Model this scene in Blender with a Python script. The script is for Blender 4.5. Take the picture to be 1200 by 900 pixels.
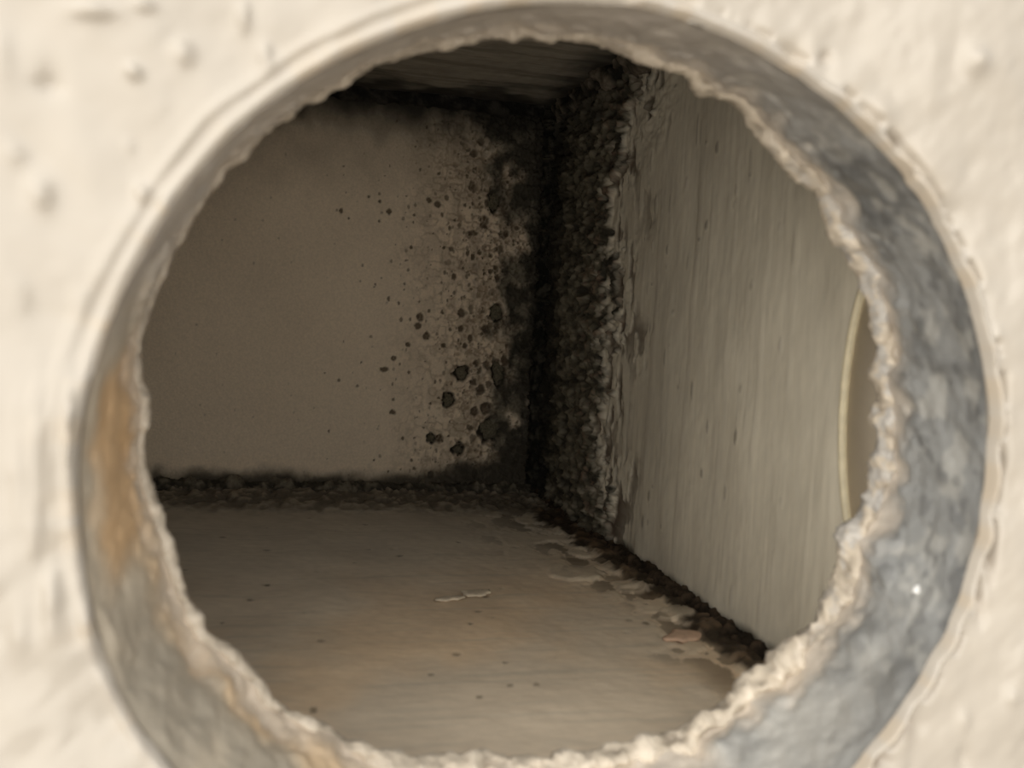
import bpy, math
import numpy as np
from mathutils import Matrix, Vector

for o in list(bpy.data.objects):
    bpy.data.objects.remove(o)

# ------------------------------------------------------------------ camera
FPX = 1200.0
def nrm(v):
    v = np.array(v, float); return v / np.linalg.norm(v)
ROLL = math.radians(2.2)
aY = nrm([(318 - 600) / FPX, -(356 - 450) / FPX, -1.0])
u0 = np.array([math.sin(ROLL), math.cos(ROLL), 0.0])
aZ = nrm(u0 - u0.dot(aY) * aY)
aX = np.cross(aY, aZ)
W2C = np.stack([aX, aY, aZ], axis=1)          # world vector -> camera vector
C2W = W2C.T
CAM = np.array([0.0, 0.0, 0.0745])
cam_data = bpy.data.cameras.new('camera')
cam = bpy.data.objects.new('camera', cam_data)
bpy.context.scene.collection.objects.link(cam)
m4 = Matrix([[*C2W[0], CAM[0]], [*C2W[1], CAM[1]], [*C2W[2], CAM[2]], [0, 0, 0, 1]])
cam.matrix_world = m4
cam_data.sensor_width = 36.0
cam_data.lens = 36.0
cam_data.clip_start = 0.005
cam_data.clip_end = 50.0
cam_data.dof.use_dof = True
cam_data.dof.focus_distance = 0.30
cam_data.dof.aperture_fstop = 30.0
bpy.context.scene.camera = cam

# ------------------------------------------------------------------ world, sun, exposure
sc = bpy.context.scene
sc.view_settings.view_transform = 'Standard'
sc.view_settings.look = 'None'
sc.view_settings.gamma = 1.0
sc.view_settings.use_curve_mapping = False
sc.view_settings.exposure = 0.0
wd = bpy.data.worlds.new('open_air'); sc.world = wd; wd.use_nodes = True
nt = wd.node_tree; nt.nodes.clear()
wo = nt.nodes.new('ShaderNodeOutputWorld'); bg = nt.nodes.new('ShaderNodeBackground')
tc = nt.nodes.new('ShaderNodeTexCoord'); sx = nt.nodes.new('ShaderNodeSeparateXYZ')
rp = nt.nodes.new('ShaderNodeValToRGB'); mr = nt.nodes.new('ShaderNodeMapRange')
mr.inputs[1].default_value = -1; mr.inputs[2].default_value = 1
nt.links.new(tc.outputs['Generated'], sx.inputs[0]); nt.links.new(sx.outputs[2], mr.inputs[0])
nt.links.new(mr.outputs[0], rp.inputs[0]); nt.links.new(rp.outputs[0], bg.inputs[0])
el = rp.color_ramp.elements
el[0].position = 0.0; el[0].color = (0.75, 0.64, 0.51, 1)
el[1].position = 1.0; el[1].color = (0.75, 0.86, 1.0, 1)
e = el.new(0.47); e.color = (0.85, 0.75, 0.62, 1)
e = el.new(0.53); e.color = (0.95, 0.93, 0.90, 1)
bg.inputs[1].default_value = 0.62
nt.links.new(bg.outputs[0], wo.inputs[0])
sun_d = bpy.data.lights.new('hazy_sun', 'SUN'); sun_d.energy = 4.9; sun_d.angle = math.radians(100)
sun_d.color = (1.0, 0.95, 0.86)
sun = bpy.data.objects.new('hazy_sun', sun_d); sc.collection.objects.link(sun)
sdir = Vector((0.40, 0.86, -0.30))
sun.rotation_euler = sdir.to_track_quat('-Z', 'Y').to_euler()

# ------------------------------------------------------------------ geometry frame
def ray(px, py):
    c = np.array([(px - 600) / FPX, -(py - 450) / FPX, -1.0])
    return C2W @ c
def onplane(px, py, axis, val):
    d = ray(px, py); t = (val - CAM[axis]) / d[axis]
    return CAM + d * t
def topix(P):
    c = (P - CAM) @ C2W            # = W2C @ (P-CAM) for rows
    return 600 + FPX * c[..., 0] / -c[..., 2], 450 - FPX * c[..., 1] / -c[..., 2]

YF = 0.100            # front face of the plate
TH = 0.025            # plate thickness
YK = YF + TH          # back face of the plate
YB = 0.345            # back wall
cb = onplane(636, 580, 1, YB)
ct = onplane(650, 128, 1, YB)
XR = (cb[0] + ct[0]) / 2; ZF = cb[2]; ZC = ct[2]
XL = -0.20
WT = 0.006
print('BOX', XR, ZF, ZC)

# ------------------------------------------------------------------ noise
def _hash(i, j, k, seed):
    n = (i * 73856093) ^ (j * 19349663) ^ (k * 83492791) ^ (seed * 2654435761 % 2147483647)
    n = (n ^ (n >> 13)) & 0x7fffffff
    n = (n * 1274126177) & 0x7fffffff
    n = (n ^ (n >> 15)) & 0x7fffffff
    n = (n * 668265263) & 0x7fffffff
    return ((n >> 7) & 0xffff) / 65535.0
def vnoise(x, y, z=0.0, seed=0):
    x, y, z = np.broadcast_arrays(np.asarray(x, float), np.asarray(y, float), np.asarray(z, float))
    xi = np.floor(x).astype(np.int64); yi = np.floor(y).astype(np.int64); zi = np.floor(z).astype(np.int64)
    fx = x - xi; fy = y - yi; fz = z - zi
    fx = fx * fx * (3 - 2 * fx); fy = fy * fy * (3 - 2 * fy); fz = fz * fz * (3 - 2 * fz)
    r = 0
    for a in (0, 1):
        for b in (0, 1):
            for c in (0, 1):
                w = (fx if a else 1 - fx) * (fy if b else 1 - fy) * (fz if c else 1 - fz)
                r = r + w * _hash(xi + a, yi + b, zi + c, seed)
    return r
def fbm(x, y, z=0.0, seed=0, oct=4, gain=0.5):
    s = 0; a = 1; t = 0; f = 1
    for o in range(oct):
        s = s + a * vnoise(np.asarray(x) * f + 17.3 * o, np.asarray(y) * f + 5.1 * o, np.asarray(z) * f + 3.7 * o, seed + o)
        t += a; a *= gain; f *= 2.03
    return s / t
def sstep(a, b, x):
    t = np.clip((x - a) / (b - a), 0, 1); return t * t * (3 - 2 * t)
def mixc(c0, c1, f):
    return c0 + (np.asarray(c1, float) - c0) * f[..., None]
def full(shape, c):
    return np.broadcast_to(np.array(c, float), shape + (3,)).copy()

# ------------------------------------------------------------------ materials
def material(name, rough=0.7, metal=0.0, grain=0.12, gscale=900.0, bump=0.0, bscale=1500.0, base=None, spec=0.4, stretch=(1, 1, 1)):
    m = bpy.data.materials.new(name); m.use_nodes = True
    t = m.node_tree; b = t.nodes['Principled BSDF']
    co = t.nodes.new('ShaderNodeTexCoord'); mp = t.nodes.new('ShaderNodeMapping')
    mp.inputs['Scale'].default_value = stretch
    t.links.new(co.outputs['Object'], mp.inputs[0])
    n = t.nodes.new('ShaderNodeTexNoise'); n.inputs['Scale'].default_value = gscale; n.inputs['Detail'].default_value = 5
    t.links.new(mp.outputs[0], n.inputs['Vector'])
    r = t.nodes.new('ShaderNodeMapRange'); r.inputs[1].default_value = 0.25; r.inputs[2].default_value = 0.75
    r.inputs[3].default_value = 1 - grain; r.inputs[4].default_value = 1 + grain
    t.links.new(n.outputs[0], r.inputs[0])
    mx = t.nodes.new('ShaderNodeVectorMath'); mx.operation = 'SCALE'
    if base is None:
        at = t.nodes.new('ShaderNodeAttribute'); at.attribute_name = 'pigment'
        t.links.new(at.outputs['Color'], mx.inputs[0])
    else:
        mx.inputs[0].default_value = base
    t.links.new(r.outputs[0], mx.inputs['Scale'])
    t.links.new(mx.outputs[0], b.inputs['Base Color'])
    b.inputs['Roughness'].default_value = rough; b.inputs['Metallic'].default_value = metal
    b.inputs['Specular IOR Level'].default_value = spec
    if bump > 0:
        n2 = t.nodes.new('ShaderNodeTexNoise'); n2.inputs['Scale'].default_value = bscale; n2.inputs['Detail'].default_value = 6
        t.links.new(mp.outputs[0], n2.inputs['Vector'])
        bp = t.nodes.new('ShaderNodeBump'); bp.inputs['Strength'].default_value = bump; bp.inputs['Distance'].default_value = 0.0004
        t.links.new(n2.outputs[0], bp.inputs['Height']); t.links.new(bp.outputs[0], b.inputs['Normal'])
    return m
M_PLATE = material('cream_gloss_paint', rough=0.28, grain=0.02, gscale=120, bump=0.15, bscale=260, spec=0.5)
M_CUT = material('weathered_zinc_cut_face', rough=0.42, metal=0.1, grain=0.10, gscale=300, bump=0.4, bscale=500)
M_BURR = material('paint_crusted_burr', rough=0.45, grain=0.12, gscale=500, bump=0.4, bscale=700)
M_BACK = material('stained_back_paint', rough=0.8, grain=0.10, gscale=1500, bump=0.5, bscale=1400, spec=0.25)
M_RIGHT = material('streaked_side_paint', rough=0.62, grain=0.08, gscale=500, bump=0.15, bscale=700, spec=0.35, stretch=(1, 1, 0.25))
M_FLOOR = material('worn_floor_paint', rough=0.6, grain=0.08, gscale=500, bump=0.35, bscale=600, spec=0.35, stretch=(0.5, 1, 1))
M_CEIL = material('dark_ceiling_paint', rough=0.8, grain=0.15, gscale=600, bump=0.4, bscale=700, stretch=(0.3, 1, 1))
M_CRUST = material('dark_weld_crust', rough=0.9, grain=0.35, gscale=900, bump=0.8, bscale=1100, spec=0.2)
M_MOULD = material('green_black_mould', rough=0.95, grain=0.5, gscale=1600, bump=0.8, bscale=1600, base=(0.13, 0.115, 0.08), spec=0.15)
M_FLAKE = material('pale_paint_flake', rough=0.6, grain=0.15, gscale=900, bump=0.3, base=(0.55, 0.47, 0.36))
M_FLAKE2 = material('pinkish_paint_flake', rough=0.6, grain=0.15, gscale=900, bump=0.3, base=(0.55, 0.38, 0.27))
M_DISC = material('blanking_disc_paint', rough=0.5, grain=0.05, gscale=200, base=(0.80, 0.71, 0.58))
M_BEAD = material('white_glint_bead', rough=0.15, grain=0.02, base=(0.88, 0.88, 0.87), spec=0.6)  # glossy white for the bead that imitates a glint
M_OUT = material('plain_outer_paint', rough=0.5, grain=0.04, gscale=200, base=(0.75, 0.67, 0.54))

# ------------------------------------------------------------------ mesh helpers
def link(name, verts, faces_flat, face_sizes, mat, parent=None, cols=None, smooth=True):
    me = bpy.data.meshes.new(name)
    nv = len(verts); nl = len(faces_flat); nf = len(face_sizes)
    me.vertices.add(nv); me.vertices.foreach_set('co', np.asarray(verts, np.float32).ravel())
    me.loops.add(nl); me.loops.foreach_set('vertex_index', np.asarray(faces_flat, np.int32))
    me.polygons.add(nf)
    st = np.concatenate([[0], np.cumsum(face_sizes)[:-1]]).astype(np.int32)
    me.polygons.foreach_set('loop_start', st)
    me.update(calc_edges=True); me.validate()
    if cols is not None:
        at = me.color_attributes.new('pigment', 'FLOAT_COLOR', 'POINT')
        c4 = np.ones((nv, 4), np.float32); c4[:, :3] = np.clip(cols, 0, 1)
        at.data.foreach_set('color', c4.ravel())
    me.polygons.foreach_set('use_smooth', np.full(len(me.polygons), smooth))
    me.materials.append(mat)
    o = bpy.data.objects.new(name, me); sc.collection.objects.link(o)
    if parent: o.parent = parent
    return o
def gridfaces(nu, nv, flip=False, wrap_u=False, base=0):
    iu = np.arange(nu if wrap_u else nu - 1); iv = np.arange(nv - 1)
    I, J = np.meshgrid(iu, iv, indexing='ij'); I2 = (I + 1) % nu
    a = I * nv + J; b = I2 * nv + J; c = I2 * nv + J + 1; d = I * nv + J + 1
    q = np.stack([a, d, c, b] if flip else [a, b, c, d], -1).reshape(-1, 4) + base
    return q
def slab(name, P, N, H, cols, thick, mat, flip, parent=None):
    """displaced panel: P flat points (nu,nv,3), N unit normal towards the viewer, H relief; closed behind"""
    nu, nv = P.shape[:2]
    V = (P + np.asarray(N) * H[..., None]).reshape(-1, 3)
    q = gridfaces(nu, nv, flip)
    ring = [i * nv for i in range(nu)] + [(nu - 1) * nv + j for j in range(1, nv)] + \
           [i * nv + nv - 1 for i in range(nu - 2, -1, -1)] + [j for j in range(nv - 2, 0, -1)]
    ring = np.array(ring)
    B = P.reshape(-1, 3)[ring] - np.asarray(N) * thick
    base = len(V); k = len(ring); ar = np.arange(k); a2 = (ar + 1) % k
    sq = np.stack([ring[ar], base + ar, base + a2, ring[a2]], -1)
    if flip: sq = sq[:, ::-1]
    back = base + (ar if not flip else ar[::-1])
    flat = np.concatenate([q.ravel(), sq.ravel(), back])
    sizes = np.concatenate([np.full(len(q) + len(sq), 4), [k]])
    C = np.concatenate([cols.reshape(-1, 3), cols.reshape(-1, 3)[ring]])
    return link(name, np.concatenate([V, B]), flat, sizes, mat, parent, C)
def tag(o, label=None, cat=None, group=None, kind=None):
    if label: o['label'] = label
    if cat: o['category'] = cat
    if group: o['group'] = group
    if kind: o['kind'] = kind
    return o
def nonuni(parts):
    """concatenate linspaces"""
    out = []
    for a, b, n in parts:
        out.append(np.linspace(a, b, n, endpoint=False))
    out.append([parts[-1][1]]); return np.concatenate(out)
rng = np.random.default_rng(7)
def stamp(U, V, u0, v0, ru, rv, seed, jag=0.35):
    """ragged-edged blot; 1 at the centre, 0 outside. returns window slices + value (U along axis 0)"""
    i0, i1 = np.searchsorted(U, [u0 - 1.8 * ru, u0 + 1.8 * ru]); j0, j1 = np.searchsorted(V, [v0 - 1.8 * rv, v0 + 1.8 * rv])
    if i1 <= i0 or j1 <= j0: return None
    uu, vv = np.meshgrid(U[i0:i1], V[j0:j1], indexing='ij')
    du = (uu - u0) / ru; dv = (vv - v0) / rv
    r = np.sqrt(du * du + dv * dv); n = fbm(du * 1.7 + seed, dv * 1.7, seed * 0.37, 3, 2)
    return slice(i0, i1), slice(j0, j1), r + (n - 0.5) * 2 * jag

BLACK = (0.012, 0.011, 0.009)
DK = (0.050, 0.045, 0.033)

# ------------------------------------------------------------------ wall_back
def build_back():
    U = nonuni([(XL, -0.055, 30), (-0.055, XR, 470)])
    Vz = nonuni([(ZF, ZC, 440)])
    u, v = np.meshgrid(U, Vz, indexing='ij')
    P = np.stack([u, np.full_like(u, YB), v], -1)
    px, py = topix(P)
    H = (fbm(u * 120, v * 120, 0, 1, 4) - 0.5) * 0.0007
    base = full(u.shape, (0.74, 0.62, 0.47))
    big = fbm(u * 35, v * 35, 0, 2, 4)
    mott = fbm(u * 300, v * 220, 0, 13, 4, 0.6)
    base *= (0.88 + 0.24 * big)[..., None]
    # closeness to the corner, the roof and the foot of the wall, in metres
    dc = XR - u; dt = ZC - v; db = v - ZF
    n1 = fbm(u * 260, v * 200, 0, 5, 5); n2 = fbm(u * 900, v * 800, 0, 8, 3)
    # blistered zone: rough relief
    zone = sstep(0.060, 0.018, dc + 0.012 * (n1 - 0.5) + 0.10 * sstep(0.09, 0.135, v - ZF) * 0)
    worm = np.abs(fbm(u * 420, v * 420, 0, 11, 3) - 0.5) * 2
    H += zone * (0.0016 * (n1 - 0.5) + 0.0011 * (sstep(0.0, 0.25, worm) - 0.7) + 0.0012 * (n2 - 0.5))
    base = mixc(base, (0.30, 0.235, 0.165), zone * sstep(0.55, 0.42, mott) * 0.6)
    base = mixc(base, (0.22, 0.16, 0.105), zone * 0.75 * sstep(0.20, 0.02, worm))  # worm recesses darkened in the colour, painting in shade the relief lacks
    base = mixc(base, (0.74, 0.63, 0.49), zone * 0.5 * sstep(0.55, 0.72, n2))
    # blots
    spots = []
    def add(sx_, sy_, rx, ry, k=1.0): 
        p = onplane(sx_, sy_, 1, YB); s = YB / FPX * 1.0
        spots.append((p[0], p[2], rx * s, ry * s, k))
    for s in [(503,234,3.5,3.5),(513,239,4,4),(553,218,4,6),(568,260,5,8),(555,273,5,3.5),(590,276,5,4),(548,296,2.5,4),
              (562,296,3,3),(554,301,2.5,4),(541,367,4.5,5.5),(492,372,4,5),(490,382,4,4),(532,324,3,4),(581,316,3.5,5),
              (583,326,3.5,5),(600,338,6,9),(590,330,3,4),(482,290,2,2.5),(558,426,3.5,4),(563,457,5,7),(555,448,4,4),
              (610,398,7,11),(606,412,6,8),(614,428,6,10),(603,368,5,10),(545,405,3,4),(450,433,5,3),(461,420,3,3),
              (500,394,4,5),(478,404,3,3),(456,248,3,3.5),(400,247,2.5,3.5),(445,236,2,2),(575,318,3,3),(520,405,3,3),
              (570,478,8,7),(556,482,5,6),(505,556,4,4),(515,514,5,5),(460,483,4,3),(540,385,4,4),(569,385,4,5)]:
        add(*s)
    # many small specks, denser towards the corner
    n = 0
    while n < 1150:
        x = rng.uniform(380, 640); y = rng.uniform(140, 560)
        w = math.exp(-(640 - x) / 60.0) + 0.25 * math.exp(-(560 - y) / 16.0) * 1.0 + 0.02
        w *= 1 if x > 470 else 0.5
        if rng.random() < w:
            r = rng.uniform(0.7, 1.9) * (1 + 1.3 * (rng.random() < 0.12) * (x > 520))
            add(x, y, r, r * rng.uniform(0.9, 1.7), rng.uniform(0.5, 1.0)); n += 1
    for k in range(60):
        add(rng.uniform(200, 640), rng.uniform(150, 560), rng.uniform(0.7, 1.3), rng.uniform(0.8, 1.8), 0.4)
    for q, (a, b, ra, rb, k) in enumerate(spots):
        s = stamp(U, Vz, a, b, ra, rb, q * 1.37)
        if s is None: continue
        si, sj, r = s
        f = sstep(1.15, 0.75, r) * k
        base[si, sj] = mixc(base[si, sj], (0.085, 0.060, 0.038), f * 0.9)
        rim = np.exp(-((r - 1.35) / 0.22) ** 2) * k
        base[si, sj] = mixc(base[si, sj], (0.74, 0.63, 0.48), rim * 0.3)
        H[si, sj] += -f * min(ra, 0.0016) * 0.7 + rim * min(ra, 0.001) * 0.22
    # large pits (mould cushions are set in them as parts)
    for q, (a, b, ra, rb) in enumerate(PITS):
        p = onplane(a, b, 1, YB); s = YB / FPX
        w = stamp(U, Vz, p[0], p[2], ra * s * 1.0, rb * s * 1.0, 50 + q * 2.1, 0.45)
        si, sj, r = w
        f = sstep(1.1, 0.8, r)
        base[si, sj] = mixc(base[si, sj], (0.030, 0.024, 0.016), f)
        H[si, sj] += -f * 0.0016 + np.exp(-((r - 1.25) / 0.2) ** 2) * 0.0005
    # dark grime along corner, roof and foot
    nn = fbm(u * 180, v * 130, 0, 21, 5)
    g = sstep(0.020, 0.009, dc + 0.030 * (nn - 0.5) - 0.008 * sstep(0.03, 0.0, db) - 0.010 * sstep(0.055, 0.0, dt))
    g2 = sstep(0.020, 0.003, dt + 0.009 * (nn - 0.5))
    g3 = sstep(0.0085, 0.0035, db + 0.006 * (nn - 0.5) - 0.009 * sstep(0.05, 0.005, dc))
    top_dark = sstep(0.045, 0.0, dt + 0.02 * (nn - 0.5)) * 0.55  # broad soft darkening of the wall colour towards the roof
    base = mixc(base, (0.17, 0.14, 0.10), top_dark)
    soot = mixc(mixc(full(u.shape, DK), (0.17, 0.15, 0.11), sstep(0.50, 0.68, mott)), (0.015, 0.014, 0.011), np.maximum(sstep(0.012, 0.002, dc), g2))
    gg = np.clip(np.maximum(g * 0.96, g2 * 0.96), 0, 1)[..., None]
    base = base * (1 - gg) + soot * gg
    base = mixc(base, (0.055, 0.047, 0.034), g3 * 0.95)
    H += np.maximum(g, g3) * (fbm(u * 600, v * 600, 0, 31, 3) - 0.4) * 0.0016
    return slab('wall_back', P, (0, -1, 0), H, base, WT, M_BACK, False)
PITS = [(579,236,9,14),(582,367,8.5,12),(584,437,10,17),(541,437,8.5,10),(526,469,8,10.5),(505,514,6,7),(537,527,8,8),(573,503,14,15)]
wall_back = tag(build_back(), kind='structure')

def crusty(name, path, radii, mat, parent, col, seed, nseg=14, amp=0.5, freq=400.0, squash=(1, 1, 1)):
    """lumpy tube along a dense path"""
    path = np.asarray(path, float); n = len(path)
    T = np.gradient(path, axis=0); T /= np.linalg.norm(T, axis=1)[:, None]
    ref = np.array([0, 0, 1.0]) if abs(T[0][2]) < 0.8 else np.array([1.0, 0, 0])
    A = np.cross(T, ref); A /= np.linalg.norm(A, axis=1)[:, None]; B = np.cross(T, A)
    th = np.linspace(0, 2 * np.pi, nseg, endpoint=False)
    D = A[:, None] * np.cos(th)[None, :, None] + B[:, None] * np.sin(th)[None, :, None]
    r = np.asarray(radii)[:, None]
    Q = path[:, None] + D * r[..., None]
    nz = fbm(Q[..., 0] * freq, Q[..., 1] * freq, Q[..., 2] * freq, seed, 4, 0.6)
    Q = path[:, None] + D * (r * (1 + amp * 2 * (nz - 0.5)))[..., None] * np.array(squash)
    C = full(nz.shape, col[0]); C = mixc(C, col[1], sstep(0.42, 0.68, nz))
    q = []
    I, J = np.meshgrid(np.arange(n - 1), np.arange(nseg), indexing='ij')
    q = np.stack([I * nseg + J, I * nseg + (J + 1) % nseg, (I + 1) * nseg + (J + 1) % nseg, (I + 1) * nseg + J], -1).reshape(-1, 4)
    caps = np.concatenate([np.arange(nseg)[::-1], (n - 1) * nseg + np.arange(nseg)])
    return link(name, Q.reshape(-1, 3), np.concatenate([q.ravel(), caps]), np.concatenate([np.full(len(q), 4), [nseg, nseg]]), mat, parent, C.reshape(-1, 3))

# mould cushions sitting in the pits
for q, (a, b, ra, rb) in enumerate(PITS):
    p = onplane(a, b, 1, YB); s = YB / FPX
    th = np.linspace(0, 2 * np.pi, 28, endpoint=False); rr = np.linspace(0.08, 1, 9)
    R, T = np.meshgrid(rr, th, indexing='ij')
    nzz = fbm(np.cos(T) * 2.4 + q * 3, np.sin(T) * 2.4, 0, 3, 3)
    rad = R * (0.78 + 0.9 * (nzz - 0.5))
    x = p[0] + ra * s * rad * np.cos(T); z = p[2] + rb * s * rad * np.sin(T)
    hh = np.sqrt(np.clip(1 - R * R, 0, 1)) * 0.0011 * (0.5 + fbm(x * 900, z * 900, 0, 5, 3)) - 0.0015
    V = np.stack([x, YB - hh, z], -1).reshape(-1, 3)
    V = np.concatenate([V, [[p[0], YB + 0.0030, p[2]]]])
    k = len(th); I, J = np.meshgrid(np.arange(len(rr) - 1), np.arange(k), indexing='ij')
    f = np.stack([I * k + J, I * k + (J + 1) % k, (I + 1) * k + (J + 1) % k, (I + 1) * k + J], -1).reshape(-1, 4)
    last = (len(rr) - 1) * k
    tri = np.stack([last + np.arange(k), last + (np.arange(k) + 1) % k, np.full(k, len(V) - 1)], -1)
    flat = np.concatenate([f.ravel(), tri.ravel(), np.arange(k)[::-1]])
    link('mould_spot', V, flat, np.concatenate([np.full(len(f), 4), np.full(k, 3), [k]]), M_MOULD, wall_back)

# ------------------------------------------------------------------ wall_right with its port hole
HOLE2 = None
def build_right():
    # the port: a round hole near the plate; its far edge shows as a pale crescent
    e = onplane(987, 470, 0, XR)
    R2 = 0.0185; SZ = 1.75
    cy, cz = e[1] + 0.0 - R2, e[2] + 0.0005
    print('PORT', e, cy)
    # map grid: regular grid, vertices near the circle snapped on to it, faces inside removed
    Yv = nonuni([(YK, 0.20, 150), (0.20, YB, 260)])
    Zv = nonuni([(ZF, ZC, 340)])
    y, z = np.meshgrid(Yv, Zv, indexing='ij')
    P = np.stack([np.full_like(y, XR), y, z], -1)
    px, py = topix(P)
    db = z - ZF; dt = ZC - z; dk = YB - y
    H = (fbm(y * 90, z * 60, 0, 41, 4) - 0.5) * 0.0010
    streak = fbm(y * 260, z * 12, 0, 43, 4); streak2 = fbm(y * 900, z * 30, 0, 44, 3)
    base = full(y.shape, (0.72, 0.665, 0.545))
    base *= (0.80 + 0.40 * fbm(y * 60, z * 18, 0, 42, 4))[..., None]
    base = mixc(base, (0.44, 0.395, 0.315), sstep(0.48, 0.72, streak) * 0.30 * sstep(0.20, 0.24, y + 0.02))
    base = mixc(base, (0.74, 0.69, 0.57), sstep(0.58, 0.75, streak2) * 0.12)
    H += (streak2 - 0.5) * 0.00010 + sstep(0.55, 0.7, streak) * 0.00008
    # drips / dashes
    for k in range(150):
        yy = rng.uniform(0.165, 0.33) ; zz = rng.uniform(ZF + 0.004, ZC)
        ry = rng.uniform(0.0004, 0.0010); rz = rng.uniform(0.0006, 0.004) * (1 if rng.random() < 0.5 else 0.4)
        s = stamp(Yv, Zv, yy, zz, ry, rz, k * 1.9, 0.2)
        if s is None: continue
        si, sj, r = s; f = sstep(1.1, 0.6, r) * rng.uniform(0.2, 0.6)
        base[si, sj] = mixc(base[si, sj], (0.13, 0.11, 0.08) if k % 4 else (0.6, 0.56, 0.48), f)
        H[si, sj] += f * 0.0003
    # crust growing out of the corner: boundary about 70 mm from the back wall, ragged
    nb = fbm(y * 60, z * 110, 0, 51, 4); n3 = fbm(y * 230, z * 420, 0, 53, 4, 0.6); n4 = fbm(y * 500, z * 700, 0, 54, 3)
    edge = 0.068 + 0.034 * (nb - 0.5) + 0.010 * sstep(0.04, 0.0, db) + 0.022 * sstep(0.045, 0.0, dt)
    c = sstep(1.06, 0.88, dk / edge + 0.55 * (n3 - 0.5))
    ridg = 1 - np.abs(fbm(y * 260 + 2 * nb, z * 300, 0, 59, 4, 0.6) - 0.5) * 5
    fr = sstep(1.45, 1.0, dk / edge) * (1 - c)
    # broken flakes at the fringe, long upright dashes
    dash = sstep(0.49, 0.58, fbm(y * 380, z * 160, 0, 57, 3))
    base = mixc(base, (0.09, 0.058, 0.038), fr * dash * 0.95)
    H += fr * (dash * -0.0006 + (n3 - 0.5) * 0.0016)
    cr = full(y.shape, (0.105, 0.094, 0.066))
    cr = mixc(cr, (0.20, 0.18, 0.135), sstep(0.50, 0.70, n3))
    cr = mixc(cr, (0.040, 0.036, 0.027), np.maximum(sstep(0.48, 0.34, n3), sstep(0.35, -0.3, ridg)))
    cr = mixc(cr, (0.20, 0.14, 0.10), sstep(0.60, 0.72, n4) * sstep(0.5, 0.95, dk / edge) * 0.8)
    cr = mixc(cr, (0.012, 0.012, 0.010), sstep(0.030, 0.012, dk + 0.014 * (nb - 0.5)) * 0.9)
    base = base * (1 - c[..., None]) + cr * c[..., None]
    H += c * (0.0010 + 0.0030 * (n3 - 0.45) + 0.0022 * (n4 - 0.5) + 0.0016 * np.clip(ridg, -0.5, 1))
    
    # dirt at the foot and roof
    nf = fbm(y * 200, z * 200, 0, 61, 4)
    g = sstep(0.0042, 0.0012, db + 0.004 * (nf - 0.5))
    base = mixc(base, (0.05, 0.042, 0.03), g * 0.85)
    g = sstep(0.020, 0.0, dt + 0.014 * (nf - 0.5)) * sstep(0.10, 0.02, dk)
    base = mixc(base, (0.05, 0.045, 0.035), g)
    # open the port hole
    dy = y - cy; dz = (z - cz) / SZ; rad = np.sqrt(dy * dy + dz * dz)
    H *= sstep(R2, R2 + 0.004, rad)
    step = 0.0006
    snap = (np.abs(rad - R2) < 0.8 * step) & (rad > 1e-6)
    k = np.where(snap, R2 / np.maximum(rad, 1e-6), 1.0)
    P[..., 1] = cy + dy * k; P[..., 2] = cz + dz * k * SZ
    H = np.where(snap, 0, H)
    nu, nv = y.shape
    V = (P + np.array([-1.0, 0, 0]) * H[..., None]).reshape(-1, 3)
    q = gridfaces(nu, nv, False)
    inside = (rad < R2 - 0.3 * step).ravel()
    q = q[~inside[q].any(axis=1)]
    # close behind: outer skirt
    o = link('wall_right', V, q.ravel(), np.full(len(q), 4), M_RIGHT, None, base.reshape(-1, 3))
    # thickness of the sheet: an outer skin with the same hole, sides
    N = 96; th = np.linspace(0, 2 * np.pi, N, endpoint=False)
    ring = np.stack([np.full(N, XR + WT), cy + R2 * np.cos(th), cz + R2 * SZ * np.sin(th)], -1)
    rect = []
    for t in th:
        dyy, dzz = math.cos(t), math.sin(t)
        s = min(((YB - cy) / dyy) if dyy > 1e-9 else 9, ((YK - cy) / dyy) if dyy < -1e-9 else 9,
                ((ZC - cz) / dzz) if dzz > 1e-9 else 9, ((ZF - cz) / dzz) if dzz < -1e-9 else 9)
        rect.append((XR + WT, cy + s * dyy, cz + s * dzz))
    V2 = np.concatenate([ring, rect]); ar = np.arange(N); a2 = (ar + 1) % N
    q2 = np.stack([ar, N + ar, N + a2, a2], -1)[:, ::-1]
    link('outer_skin', V2, q2.ravel(), np.full(N, 4), M_OUT, o)
    # the pale cut rim of the port
    prof = [(R2 + 0.0004, -0.0001), (R2 + 0.0002, -0.0005), (R2 - 0.0004, -0.0007), (R2 - 0.0009, -0.0003), (R2 - 0.0010, 0.0004), (R2 - 0.0008, 0.0010), (R2 + 0.0004, 0.0010)]
    V3 = []; C3 = []
    for r_, x_ in prof:
        for t in th:
            w = 1 + 0.012 * math.sin(5 * t) * 0.3
            V3.append((XR + x_, cy + r_ * w * math.cos(t), cz + (r_ + R2 * (SZ - 1)) * w * math.sin(t))); C3.append((0.74, 0.66, 0.47))
    mth = len(prof)
    qq = []
    for i in range(mth - 1):
        for j in range(N):
            qq.append((i * N + j, i * N + (j + 1) % N, (i + 1) * N + (j + 1) % N, (i + 1) * N + j))
    rim = link('port_rim', V3, np.array(qq).ravel(), np.full(len(qq), 4), M_BURR, o, np.array(C3))
    rim['label'] = 'pale thin cut rim of the port in the side wall'
    # closing disc some way behind the port
    V4 = [(XR + 0.0004, cy, cz)]; 
    V4 += [(XR + 0.0004, cy + (R2 - 0.0002) * math.cos(t), cz + SZ * (R2 - 0.0002) * math.sin(t)) for t in th]
    V4 += [(XR + WT, cy + (R2 - 0.0002) * math.cos(t), cz + SZ * (R2 - 0.0002) * math.sin(t)) for t in th]
    f4 = []; s4 = []
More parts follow.
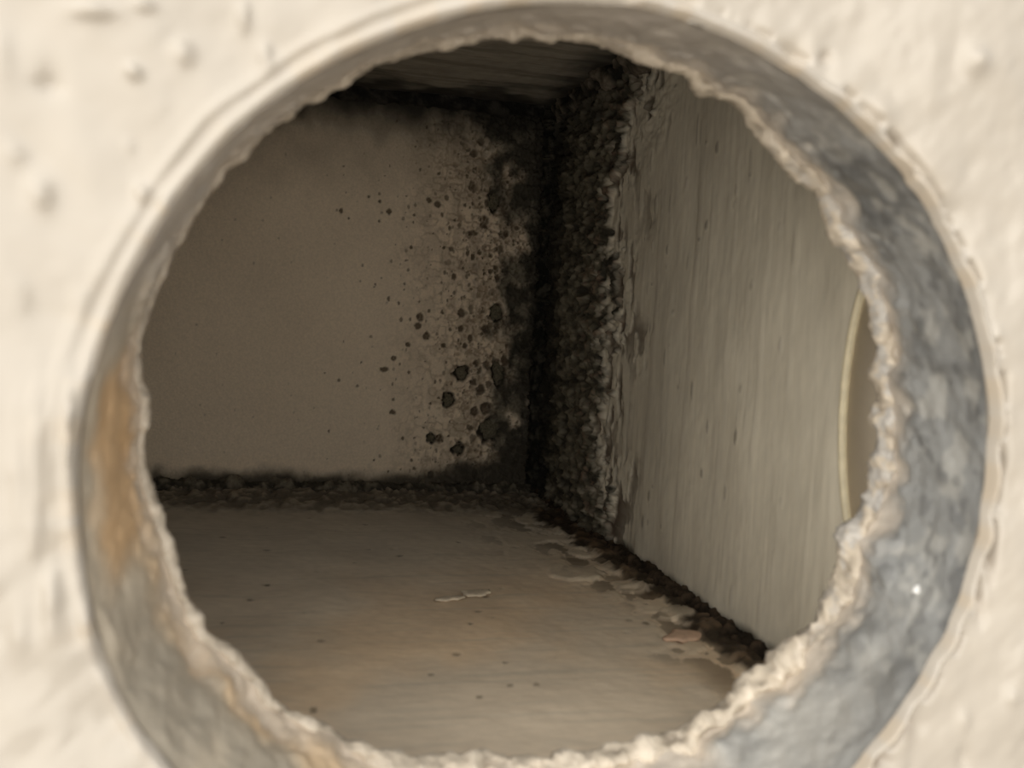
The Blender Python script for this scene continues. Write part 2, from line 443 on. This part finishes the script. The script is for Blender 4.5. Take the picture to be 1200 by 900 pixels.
    for j in range(N):
        f4 += [0, 1 + (j + 1) % N, 1 + j]; s4.append(3)
        f4 += [1 + j, 1 + (j + 1) % N, 1 + N + (j + 1) % N, 1 + N + j]; s4.append(4)
    f4 += [1 + N + j for j in range(N)]; s4.append(N)
    link('blanking_disc', V4, f4, s4, M_DISC, o)
    return o
wall_right = tag(build_right(), kind='structure')

# ------------------------------------------------------------------ floor
def build_floor():
    U = nonuni([(XL, -0.075, 30), (-0.075, XR, 330)])
    Yv = nonuni([(YK, 0.17, 40), (0.17, YB, 360)])
    x, y = np.meshgrid(U, Yv, indexing='ij')
    P = np.stack([x, y, np.full_like(x, ZF)], -1)
    dr = XR - x; dk = YB - y
    H = (fbm(x * 70, y * 50, 0, 71, 4) - 0.5) * 0.0012
    a = fbm(x * 28, y * 20, 0, 72, 4)
    base = full(x.shape, (0.62, 0.56, 0.465))
    base *= (0.86 + 0.28 * fbm(x * 45, y * 90, 0, 73, 4))[..., None]
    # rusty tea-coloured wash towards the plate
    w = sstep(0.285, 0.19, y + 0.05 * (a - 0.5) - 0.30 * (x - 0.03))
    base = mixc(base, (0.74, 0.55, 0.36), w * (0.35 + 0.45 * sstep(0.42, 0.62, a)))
    # faint scratches across
    s = fbm(x * 40, y * 700, 0, 74, 3); base = mixc(base, (0.46, 0.41, 0.33), sstep(0.62, 0.75, s) * 0.35)
    # dirt darkening near back
    nn = fbm(x * 150, y * 90, 0, 75, 4)
    base = mixc(base, (0.20, 0.165, 0.125), sstep(0.060, 0.012, dk + 0.02 * (nn - 0.5)) * 0.55)
    n2 = fbm(x * 420, y * 300, 0, 76, 4, 0.6)
    g = sstep(0.040, 0.024, dk + 0.014 * (n2 - 0.5))
    cr = mixc(full(x.shape, (0.13, 0.11, 0.085)), (0.30, 0.26, 0.20), sstep(0.5, 0.7, n2))
    # brown crust along the side wall with flaky fringe
    ed = 0.011 + 0.007 * (nn - 0.5) - 0.004 * sstep(0.28, 0.20, y)
    fl = sstep(3.6, 1.0, dr / ed)
    lay = fbm(x * 230, y * 120, 0, 77, 4)
    flk = sstep(0.50, 0.56, lay) * fl * (1 - sstep(0.03, 0.01, dk))
    base = mixc(base, (0.58, 0.50, 0.38), flk * 0.45)
    H += flk * 0.0004
    base = mixc(base, (0.09, 0.065, 0.04), fl * sstep(0.445, 0.42, lay) * 0.7)
    g2 = sstep(1.15, 0.8, dr / ed + 0.5 * (n2 - 0.5))
    brown = mixc(full(x.shape, (0.040, 0.028, 0.017)), (0.15, 0.10, 0.06), sstep(0.5, 0.72, n2))
    base = base * (1 - g2[..., None]) + brown * g2[..., None]
    base = base * (1 - g[..., None]) + cr * g[..., None]
    H += g * (0.0012 + 0.004 * (n2 - 0.45)) + g2 * (0.0008 + 0.003 * (n2 - 0.45)) * (1 - g)
    # small dark pocks and pale chips
    for k in range(70):
        cx = rng.uniform(-0.06, XR - 0.01); cyy = rng.uniform(0.17, 0.33)
        rr = rng.uniform(0.0003, 0.0007); st = stamp(U, Yv, cx, cyy, rr * 1.3, rr * 1.8, k * 2.3, 0.3)
        if st is None: continue
        si, sj, r = st; f = sstep(1.1, 0.7, r) * rng.uniform(0.3, 0.8)
        base[si, sj] = mixc(base[si, sj], (0.10, 0.075, 0.045) if k % 3 else (0.58, 0.5, 0.38), f); H[si, sj] += -f * 0.0003
    for (a_, b_, ra, rb) in [(597,805,4,4),(629,804,5,4),(592,776,3,3),(561,818,4,3),(505,790,3,2.5),(757,731,5,3),(367,833,5,4)]:
        p = onplane(a_, b_, 2, ZF); st = stamp(U, Yv, p[0], p[1], ra * p[1] / FPX, ra * p[1] / FPX * 1.6, a_ * 0.1, 0.2)
        if st is None: continue
        si, sj, r = st; f = sstep(1.2, 0.6, r) * 0.7
        base[si, sj] = mixc(base[si, sj], (0.12, 0.09, 0.055), f)
    # ragged worn patches next to the crust
    for (a_, b_, wx, wy, cc, hh) in [(672,672,38,8,(0.46,0.40,0.31),0.0006),(725,678,22,4,(0.12,0.085,0.05),-0.0004),(670,655,16,3,(0.22,0.17,0.12),-0.0003),
                                 (765,700,14,4,(0.13,0.09,0.055),-0.0003),(745,692,24,5,(0.50,0.42,0.32),0.0005),(790,722,26,6,(0.52,0.44,0.33),0.0007)]:
        p = onplane(a_, b_, 2, ZF); q_ = onplane(a_, b_ - wy, 2, ZF)
        st = stamp(U, Yv, p[0], p[1], wx * p[1] / FPX, abs(q_[1] - p[1]), a_ * 0.13, 0.35)
        if st is None: continue
        si, sj, r = st; f = sstep(1.05, 0.9, r)
        base[si, sj] = mixc(base[si, sj], cc, f * 0.55); H[si, sj] += f * hh
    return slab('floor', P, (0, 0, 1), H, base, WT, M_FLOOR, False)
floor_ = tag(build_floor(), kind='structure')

# ------------------------------------------------------------------ ceiling
def build_ceiling():
    U = nonuni([(XL, -0.06, 20), (-0.06, XR, 220)])
    Yv = nonuni([(YK, 0.22, 20), (0.22, YB, 170)])
    x, y = np.meshgrid(U, Yv, indexing='ij')
    P = np.stack([x, y, np.full_like(x, ZC)], -1)
    s = fbm(x * 25, y * 420, 0, 81, 4); n = fbm(x * 120, y * 120, 0, 82, 4)
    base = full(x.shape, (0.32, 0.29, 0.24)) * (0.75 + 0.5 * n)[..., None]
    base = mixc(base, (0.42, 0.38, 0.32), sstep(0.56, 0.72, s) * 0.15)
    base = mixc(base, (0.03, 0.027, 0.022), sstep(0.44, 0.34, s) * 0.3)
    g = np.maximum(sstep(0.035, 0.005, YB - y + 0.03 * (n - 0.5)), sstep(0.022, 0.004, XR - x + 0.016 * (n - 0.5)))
    base = mixc(base, BLACK, g * 0.9)  # colour goes near black towards the back and right edges
    H = (n - 0.5) * 0.0014 + (s - 0.5) * 0.0002
    return slab('ceiling', P, (0, 0, -1), H, base, WT, M_CEIL, True)
tag(build_ceiling(), kind='structure')
# far side of the hollow box, out of sight to the left
def box(name, lo, hi, mat, parent=None):
    (a, b, c), (d, e_, f) = lo, hi
    V = [(x, y, z) for x in (a, d) for y in (b, e_) for z in (c, f)]
    F = [0, 1, 3, 2, 4, 6, 7, 5, 0, 4, 5, 1, 2, 3, 7, 6, 0, 2, 6, 4, 1, 5, 7, 3]
    return link(name, V, F, [4] * 6, mat, parent, smooth=False)
tag(box('wall_left', (XL - WT, YK, ZF), (XL, YB, ZC), M_OUT), kind='structure')

# ------------------------------------------------------------------ front plate with the round hole
OUTER = [(400,70),(467,41),(533,19),(600,8),(667,4),(733,7),(800,22),(850,42),(900,68),(933,88),(990,135),(1033,175),(1080,235),(1108,285),(1125,330),(1140,390),
 (1150,440),(1153,470),(1152,530),(1146,600),(1135,650),(1108,735),(1070,800),(1013,880),(950,945),(870,1010),(780,1055),(680,1080),(580,1083),(480,1065),(380,1030),
 (280,970),(200,900),(153,843),(120,765),(103,690),(94,610),(92,540),(99,480),(115,417),(133,367),(167,300),(200,243),(250,180),(300,133),(350,97)]
INNER = [(400,104),(433,83),(493,63),(557,50),(613,47),(680,47),(727,63),(760,78),(800,86),(817,107),(843,115),(877,135),(883,150),(910,187),(943,218),(962,230),(968,260),
 (985,290),(1000,300),(1017,343),(1023,393),(1030,417),(1022,443),(1030,467),(1027,500),(1028,533),(1022,547),(1023,573),(1010,593),(983,630),(987,643),(980,683),
 (962,707),(958,727),(933,743),(918,763),(887,792),(860,810),(840,830),(820,837),(800,853),(767,863),(717,877),(667,885),(567,883),(533,887),(487,890),(467,883),
 (440,880),(427,870),(400,860),(393,850),(333,827),(313,813),(310,800),(280,763),(253,747),(243,743),(230,713),(217,690),(208,663),(200,630),(192,620),(188,598),
 (183,577),(173,553),(170,517),(177,467),(167,443),(167,393),(183,350),(200,310),(207,297),(223,267),(230,247),(250,227),(267,200),(283,193),(300,170),(320,153),(353,130),(377,116)]
def contour(pts, plane_y, N, smooth):
    W = np.array([onplane(a, b, 1, plane_y) for a, b in pts])[:, [0, 2]]
    c = np.array([np.mean([W[:, 0].min(), W[:, 0].max()]), np.mean([W[:, 1].min(), W[:, 1].max()])])
    return W, c
NA = 1300
ctr = np.array(onplane(622, 543, 1, YF))[[0, 2]]
TH_ = np.linspace(0, 2 * np.pi, NA, endpoint=False)
def radial(pts, plane_y, centre, smooth):
    W = np.array([onplane(a, b, 1, plane_y) for a, b in pts])[:, [0, 2]] - centre
    an = np.arctan2(W[:, 1], W[:, 0]) % (2 * np.pi); r = np.hypot(W[:, 0], W[:, 1])
    o = np.argsort(an); an = an[o]; r = r[o]
    an = np.concatenate([an[-3:] - 2 * np.pi, an, an[:3] + 2 * np.pi]); r = np.concatenate([r[-3:], r, r[:3]])
    R = np.interp(TH_, an, r)
    if smooth:
        k = np.exp(-0.5 * (np.arange(-4 * smooth, 4 * smooth + 1) / smooth) ** 2); k /= k.sum()
        R = np.convolve(np.concatenate([R[-4 * smooth:], R, R[:4 * smooth]]), k, 'valid')
    return R
ctr2 = np.array(onplane(598, 466, 1, YK))[[0, 2]]
R_out = radial(OUTER, YF, ctr, 9) + 0.0005 * np.clip(np.cos(TH_), 0, 1)
R_in = radial(INNER, YK, ctr2, 3)
cs, sn = np.cos(TH_), np.sin(TH_)
XMAX = XR + WT; XMIN = XL - WT; ZMIN = ZF - WT; ZMAX = ZC + WT

def build_plate():
    # radial stations as distance from the edge; first ones roll over the lip
    M = 130
    s = np.linspace(0, 1, M) ** 1.5
    rect = []
    for c_, s_ in zip(cs, sn):
        t = min(((XMAX - ctr[0]) / c_) if c_ > 1e-9 else 9, ((XMIN - ctr[0]) / c_) if c_ < -1e-9 else 9,
                ((ZMAX - ctr[1]) / s_) if s_ > 1e-9 else 9, ((ZMIN - ctr[1]) / s_) if s_ < -1e-9 else 9)
        rect.append(t)
    rect = np.array(rect)
    span = rect - R_out
    dist = s[None, :] * span[:, None]
    r = R_out[:, None] + dist
    X = ctr[0] + r * cs[:, None]; Z = ctr[1] + r * sn[:, None]
    P = np.stack([X, np.full_like(X, YF), Z], -1)
    px, py = topix(P)
    mm = 1000 * dist
    deg = np.degrees(TH_)[:, None]           # 0 = right, 90 = up
    H = (fbm(X * 55, Z * 55, 0, 91, 3) - 0.5) * 0.0026 + (fbm(X * 170, Z * 140, 0, 92, 3) - 0.5) * 0.0014
    H += (fbm((X + Z) * 160, (X - Z) * 420, 0, 93, 2) - 0.5) * 0.0002
    # right half: thick rounded lip of paint; left: drawn ridges that follow the cut
    rgt = np.clip(np.cos(np.radians(deg + 8)), 0, 1) ** 0.6
    nlip = fbm(cs[:, None] * 22, sn[:, None] * 22, 0, 94, 3)
    lip = np.exp(-((mm - 0.65) / (0.55)) ** 2) * 0.00095 * (0.45 + 1.0 * rgt) * (0.6 + 0.8 * nlip)
    groove = -np.exp(-((mm - 2.0) / 0.5) ** 2) * 0.0010 * rgt * sstep(0.35, 0.6, nlip)
    lft = np.clip(-np.cos(np.radians(deg - 0)), 0, 1) ** 0.4
    n5 = fbm(cs[:, None] * 5, sn[:, None] * 5, mm * 0.15, 95, 2)
    lft = lft * sstep(-0.5, 0.2, sn)[:, None]
    ridges = lft * np.exp(-((mm - 2.6 + 1.6 * (n5 - 0.5)) / 0.55) ** 2) * 0.00042
    H += lip + groove + ridges
    for j, s_ in enumerate([0.0, 0.35, 0.7]):
        pass
    H[:, :] += 0
    edge_round = -0.0006 * np.exp(-mm / 0.35)
    H += edge_round
    bumps = [(157,85,9,9,1),(46,226,14,20,1.2),(110,14,26,9,1.0),(168,8,12,8,.8),(285,22,9,18,.8),(310,66,9,16,.7),(214,62,12,14,.7),(150,170,6,9,.3),
             (1140,72,14,16,1.2),(55,100,20,10,-.5),(60,90,14,24,-.5),(14,180,14,16,.6),(165,226,8,12,.8),(0,60,14,30,.8),(196,240,8,16,.5),
             (45,510,6,60,1.3),(83,500,4,55,1.4),(24,560,7,90,.8),(42,620,7,40,1.2),(62,700,10,36,.9),(25,740,12,30,.6),(935,62,12,14,-.7),(972,67,8,9,-.8),
             (1053,168,7,9,-1.4),(1072,205,6,20,-.9),(1035,132,16,16,.8),(1120,250,14,14,-.5),(1085,98,12,14,.0),(1172,490,8,22,.7),(1175,540,5,18,-1.0),
             (1160,640,4,30,-1.6),(1148,690,5,30,-1.0),(1075,850,14,20,-.7),(1030,892,14,10,-1),(1132,890,8,20,-.5),(120,770,12,14,-.6),(106,720,8,20,.6),
             (20,340,12,20,.4),(90,350,10,20,.4),(985,110,10,10,.5),(1130,845,8,14,.5),(1180,815,8,12,.5),(1165,400,7,20,.6),(735,0,10,6,-.4)]
    for a, b, ra, rb, k in bumps:
        H += k * 0.0009 * np.exp(-((px - a) / ra) ** 2 - ((py - b) / rb) ** 2)
    base = full(X.shape, (0.415, 0.376, 0.325))
    base *= (0.97 + 0.06 * fbm(X * 40, Z * 40, 0, 96, 3))[..., None]
    base = mixc(base, (0.50, 0.38, 0.24), np.exp(-mm / 1.6) * 0.30 * sstep(0.45, 0.65, nlip))
    for a, b, ra, rb, k in [(1053,168,6,8,.55),(1160,640,3.5,34,.65),(1030,893,12,8,.5),(1148,700,4,22,.3),(1065,852,10,16,.35),(972,67,7,8,.2),(1175,535,3,14,.35)]:
        base = mixc(base, (0.20, 0.15, 0.11), np.clip(k * np.exp(-(((px - a) / ra) ** 2 + ((py - b) / rb) ** 2)), 0, 1))
    V = (P + np.array([0, -1.0, 0]) * H[..., None])
    # lip rolled in to the hole: two extra stations before the first
    lipw = []
    for rr, dy in ((0.0002, 0.0012), (0.00005, 0.0008), (0.0, 0.0004)):
        lr = R_out + rr + 0.0006 * rgt[:, 0] + 0.00012 * (nlip[:, 0] - 0.5)
        lipw.append(np.stack([ctr[0] + lr * cs, np.full(NA, YF + dy), ctr[1] + lr * sn], -1))
    V = np.concatenate([np.stack(lipw, 1), V], 1)
    C = np.concatenate([np.repeat(base[:, :1], 3, 1), base], 1)
    n = V.shape[1]
    q = gridfaces(NA, n, True, wrap_u=True)
    # rim sides and back face
    outer = V[:, -1]; side = outer.copy(); side[:, 1] = YK
    bk = np.stack([ctr2[0] + (R_in + 0.003) * cs, np.full(NA, YK), ctr2[1] + (R_in + 0.003) * sn], -1)
    b0 = NA * n; ar = np.arange(NA); a2 = (ar + 1) % NA
    q1 = np.stack([ar * n + n - 1, b0 + ar, b0 + a2, a2 * n + n - 1], -1)
    q2 = np.stack([b0 + ar, b0 + NA + ar, b0 + NA + a2, b0 + a2], -1)
    allq = np.concatenate([q, q1, q2])
    VV = np.concatenate([V.reshape(-1, 3), side, bk]); CC = np.concatenate([C.reshape(-1, 3), C[:, -1], C[:, -1]])
    return link('painted_plate', VV, allq.ravel(), np.full(len(allq), 4), M_PLATE, None, CC)
plate = tag(build_plate(), 'thick cream painted steel plate with one large rough cut round hole', 'plate')

# width of the crusted band at the back edge, in pixels of the photograph, by angle (0 = right, 90 = up, 180 = left)
ANG = np.array([0, 20, 40, 60, 80, 100, 120, 150, 175, 190, 215, 240, 270, 300, 320, 340, 360])
BW = np.array([17, 14, 13, 12, 11, 10, 9, 7, 7, 9, 9, 10, 14, 17, 19, 18, 17.]) / 2
bw = np.interp(np.degrees(TH_), ANG, BW) * YK / FPX * 1.7
mod = 0.75 + 0.5 * fbm(cs * 14, sn * 14, 0, 101, 3)
bw = bw * mod
def build_cut():
    M = 70
    t = np.linspace(0, 1, M)
    Rb = R_in + bw * 1.0
    f0 = np.stack([ctr[0] + (R_out + 0.0008 * np.clip(np.cos(TH_), 0, 1)) * cs, np.full(NA, YF + 0.0009), ctr[1] + (R_out + 0.0008 * np.clip(np.cos(TH_), 0, 1)) * sn], -1)
    f1 = np.stack([ctr2[0] + Rb * cs, np.full(NA, YK - 0.0004), ctr2[1] + Rb * sn], -1)
    Q = f0[:, None] * (1 - t)[None, :, None] + f1[:, None] * t[None, :, None]
    deg = np.degrees(TH_)[:, None] % 360; T = t[None, :] + 0 * deg
    n = fbm(Q[..., 0] * 120, Q[..., 1] * 90, Q[..., 2] * 120, 111, 4)
    n2 = fbm(Q[..., 0] * 320, Q[..., 1] * 260, Q[..., 2] * 320, 112, 3)
    dd = np.stack([cs, 0 * cs, sn], -1)[:, None]
    fade = sstep(0, 0.08, T) * sstep(1, 0.93, T)
    Q = Q + dd * (((n - 0.5) * 0.0020 + (n2 - 0.5) * (0.0008 + 0.0016 * sstep(0.5, 0.8, T))) * fade)[..., None]
    base = full(n.shape, (0.34, 0.345, 0.342))
    base = mixc(base, (0.17, 0.172, 0.17), sstep(0.55, 0.40, n) * 0.75)
    base = mixc(base, (0.60, 0.59, 0.55), sstep(0.54, 0.70, n2) * 0.5)
    qx, qy = topix(Q)
    base = mixc(base, (0.11, 0.112, 0.115), sstep(0.60, 0.68, fbm(Q[..., 0] * 520, Q[..., 1] * 450, Q[..., 2] * 520, 113, 2)) * 0.42)
    def win(a, b, soft): # soft window in degrees
        d = np.abs((deg - (a + b) / 2 + 180) % 360 - 180); return sstep((b - a) / 2 + soft, (b - a) / 2 - soft, d)
    # top: warm grey ; left: brown with an orange rust run; bottom: tan
    base = mixc(base, (0.47, 0.455, 0.42), win(295, 330, 14) * (0.5 + 0.5 * sstep(0.42, 0.6, n)) * 0.9)
    base = mixc(base, (0.62, 0.565, 0.505), win(60, 170, 25) * 0.85)
    base = mixc(base, (0.68, 0.585, 0.45), win(165, 285, 12) * 0.85)
    rust = win(173, 200, 3) * sstep(0.08, 0.34, T + 0.12 * (n2 - 0.5))
    base = mixc(base, (0.72, 0.46, 0.23), rust * (0.75 + 0.3 * sstep(0.4, 0.6, n)))
    base = mixc(base, (0.70, 0.50, 0.30), win(196, 290, 8) * sstep(0.40, 0.85, T + 0.45 * (n - 0.5)) * 0.75)
    base = mixc(base, (0.33, 0.30, 0.25), win(205, 250, 8) * sstep(0.55, 0.42, n) * 0.55)
    base = mixc(base, (0.68, 0.57, 0.45), win(275, 350, 12) * sstep(0.60, 0.98, T + 0.4 * (n2 - 0.5)) * 0.6)
    base = mixc(base, (0.60, 0.53, 0.45), sstep(0.66, 0.95, T + 0.25 * (n2 - 0.5)) * 0.8)
    q = gridfaces(NA, M, False, wrap_u=True)
    o = link('cut_face', Q.reshape(-1, 3), q.ravel(), np.full(len(q), 4), M_CUT, plate, base.reshape(-1, 3))
    o['label'] = 'bare grey cut face round the hole, rust stained on its left'
    # small white bead added to imitate a bright glint on the cut face
    i = np.argmin((qx - 1075) ** 2 + (qy - 692) ** 2); c0 = Q.reshape(-1, 3)[i]
    V = []; K = 16; L = 9
    for a in range(L):
        for b in range(K):
            p_ = math.pi * (a + 0.5) / L; t_ = 2 * math.pi * b / K
            r_ = 0.00055 * (1 + 0.25 * math.sin(3 * t_ + a))
            V.append((c0[0] + r_ * math.sin(p_) * math.cos(t_), c0[1] + r_ * math.cos(p_), c0[2] + r_ * math.sin(p_) * math.sin(t_)))
    F = []; S = []
    for a in range(L - 1):
        for b in range(K):
            F += [a * K + b, a * K + (b + 1) % K, (a + 1) * K + (b + 1) % K, (a + 1) * K + b]; S.append(4)
    F += list(range(K))[::-1]; S.append(K); F += [(L - 1) * K + b for b in range(K)]; S.append(K)
    bead = link('glint_bead', V, F, S, M_BEAD, plate)
    bead['label'] = 'tiny white bead added as a glint on the grey cut face'
    return o
build_cut()
def build_burr():
    K = 26; ph = np.linspace(0, 2 * np.pi, K, endpoint=False)
    c = np.stack([ctr2[0] + (R_in + bw) * cs, np.full(NA, YK), ctr2[1] + (R_in + bw) * sn], -1)
    rad = np.stack([cs, 0 * cs, sn], -1); ax = np.array([0, 1.0, 0])
    D = -rad[:, None] * np.cos(ph)[None, :, None] + ax * np.sin(ph)[None, :, None] * 1.5
    Q = c[:, None] + D * bw[:, None, None]
    n = fbm(Q[..., 0] * 300, Q[..., 1] * 300, Q[..., 2] * 300, 121, 4, 0.6)
    n2 = fbm(Q[..., 0] * 700, Q[..., 1] * 700, Q[..., 2] * 700, 122, 3)
    Q = Q + D * ((n - 0.5) * 2.2 * bw[:, None] + (n2 - 0.5) * 0.0008)[..., None]
    base = full(n.shape, (0.50, 0.435, 0.35))
    base = mixc(base, (0.25, 0.21, 0.165), sstep(0.48, 0.34, n) * 0.8)
    base = mixc(base, (0.66, 0.585, 0.485), sstep(0.54, 0.68, n) * 0.7)
    deg = np.degrees(TH_)[:, None]
    dr = np.abs((deg - 5 + 180) % 360 - 180) + 0 * n
    base = mixc(base, (0.42, 0.42, 0.42), sstep(50, 20, dr) * sstep(0.52, 0.44, n2) * 0.6)
    dt_ = np.abs((deg - 125 + 180) % 360 - 180) + 0 * n
    base = mixc(base, (0.46, 0.41, 0.35), sstep(65, 35, dt_) * 0.5)
    q = []
    I, J = np.meshgrid(np.arange(NA), np.arange(K), indexing='ij')
    q = np.stack([I * K + J, I * K + (J + 1) % K, ((I + 1) % NA) * K + (J + 1) % K, ((I + 1) % NA) * K + J], -1).reshape(-1, 4)
    o = link('burr', Q.reshape(-1, 3), q.ravel(), np.full(len(q), 4), M_BURR, plate, base.reshape(-1, 3))
    o['label'] = 'lumpy pale paint crusted burr round the back edge of the hole'
    return o
build_burr()

# ------------------------------------------------------------------ weld seams in the corners
def path(p, q, n, wob=0.0006, seed=0):
    t = np.linspace(0, 1, n)[:, None]
    P = np.array(p) * (1 - t) + np.array(q) * t
    P = P + (np.stack([fbm(t[:, 0] * 30, 0, 0, seed), fbm(t[:, 0] * 30, 5, 0, seed), fbm(t[:, 0] * 30, 9, 0, seed)], -1) - 0.5) * 2 * wob
    return P
def radn(n, r, seed, var=0.6, f=26):
    t = np.linspace(0, 1, n); return r * (1 - var / 2 + var * fbm(t * f, 0, 0, seed, 3))
o = crusty('weld_seam', path((XR - 0.001, YB - 0.001, ZF + 0.004), (XR - 0.001, YB - 0.001, ZC - 0.004), 420, 0.001, 1),
           radn(420, 0.0042, 2), M_CRUST, None, ((0.010, 0.010, 0.008), (0.055, 0.05, 0.038)), 131, 48, 0.6, 480)
tag(o, 'thick black mould crusted upright weld in the far corner', 'weld')
o = crusty('weld_seam', path((XR - 0.0005, YK + 0.002, ZF + 0.0003), (XR - 0.0005, YB - 0.006, ZF + 0.0003), 420, 0.0006, 3),
           radn(420, 0.0021, 4), M_CRUST, None, ((0.020, 0.014, 0.009), (0.07, 0.048, 0.03)), 141, 32, 0.7, 600)
tag(o, 'dark brown flaking weld running forward along the foot of the side wall', 'weld')
o = crusty('weld_seam', path((XL + 0.002, YB - 0.001, ZF + 0.0003), (XR - 0.006, YB - 0.001, ZF + 0.0003), 520, 0.0006, 5),
           radn(520, 0.0036, 6), M_CRUST, None, ((0.05, 0.043, 0.032), (0.18, 0.155, 0.115)), 151, 32, 0.8, 380)
tag(o, 'grimy dark weld along the bottom of the back wall', 'weld')
o = crusty('weld_seam', path((XL + 0.002, YB - 0.001, ZC - 0.0005), (XR - 0.006, YB - 0.001, ZC - 0.0005), 420, 0.0006, 7),
           radn(420, 0.0034, 8), M_CRUST, None, ((0.010, 0.009, 0.008), (0.04, 0.036, 0.03)), 161, 28, 0.6, 300)
tag(o, 'sooty black weld along the top of the back wall', 'weld')
o = crusty('weld_seam', path((XR - 0.0005, YK + 0.002, ZC - 0.0005), (XR - 0.0005, YB - 0.006, ZC - 0.0005), 300, 0.0008, 9),
           radn(300, 0.0042, 10), M_CRUST, None, ((0.016, 0.015, 0.012), (0.15, 0.125, 0.095)), 171, 28, 0.8, 260)
tag(o, 'lumpy dark weld along the top of the side wall', 'weld')

# ------------------------------------------------------------------ loose flakes on the floor
def flake(pa, pb, half, mat, label, seed, lift=0.0010):
    """chip with a ragged outline lying on the floor between two pixels of the photograph"""
    A = onplane(*pa, 2, ZF); B = onplane(*pb, 2, ZF)
    mid = (A + B) / 2; ax = B - A; L = np.linalg.norm(ax) / 2; ax = ax / (2 * L); nx = np.array([-ax[1], ax[0], 0])
    K = 30; th = np.linspace(0, 2 * np.pi, K, endpoint=False)
    rr = 0.5 + 1.0 * fbm(np.cos(th) * 3 + seed, np.sin(th) * 3, 0, seed, 3)
    V = []
    for lvl, (k, z) in enumerate([(1.0, 0.0), (1.0, 0.00015), (0.75, 0.0003), (0.35, 0.00035)]):
        for i in range(K):
            p = ax * L * rr[i] * k * math.cos(th[i]) + nx * half * rr[i] * k * math.sin(th[i])
            w = fbm(p[0] * 300 + seed, p[1] * 300, 0, seed, 2) * 0.0005 * (1 if lvl else 0)
            V.append((p[0], p[1], z + w))
    F = []; S = []
    for l in range(3):
        for i in range(K):
            F += [l * K + i, l * K + (i + 1) % K, (l + 1) * K + (i + 1) % K, (l + 1) * K + i]; S.append(4)
    F += list(range(K))[::-1]; S.append(K); F += [3 * K + i for i in range(K)]; S.append(K)
    o = link('paint_flake', V, F, S, mat)
    o.location = (mid[0], mid[1], ZF + 0.0003)
    return tag(o, label, 'flake')
flake((510, 706), (543, 702), 0.0013, M_FLAKE, 'thin pale paint flake on the floor, left piece of the long pair', 3)
flake((541, 699), (574, 696), 0.0022, M_FLAKE, 'pale paint flake in the middle of the floor, right piece of the long pair', 5)
flake((785, 752), (818, 744), 0.0028, M_FLAKE2, 'pinkish flake on the floor close to the brown weld', 8)
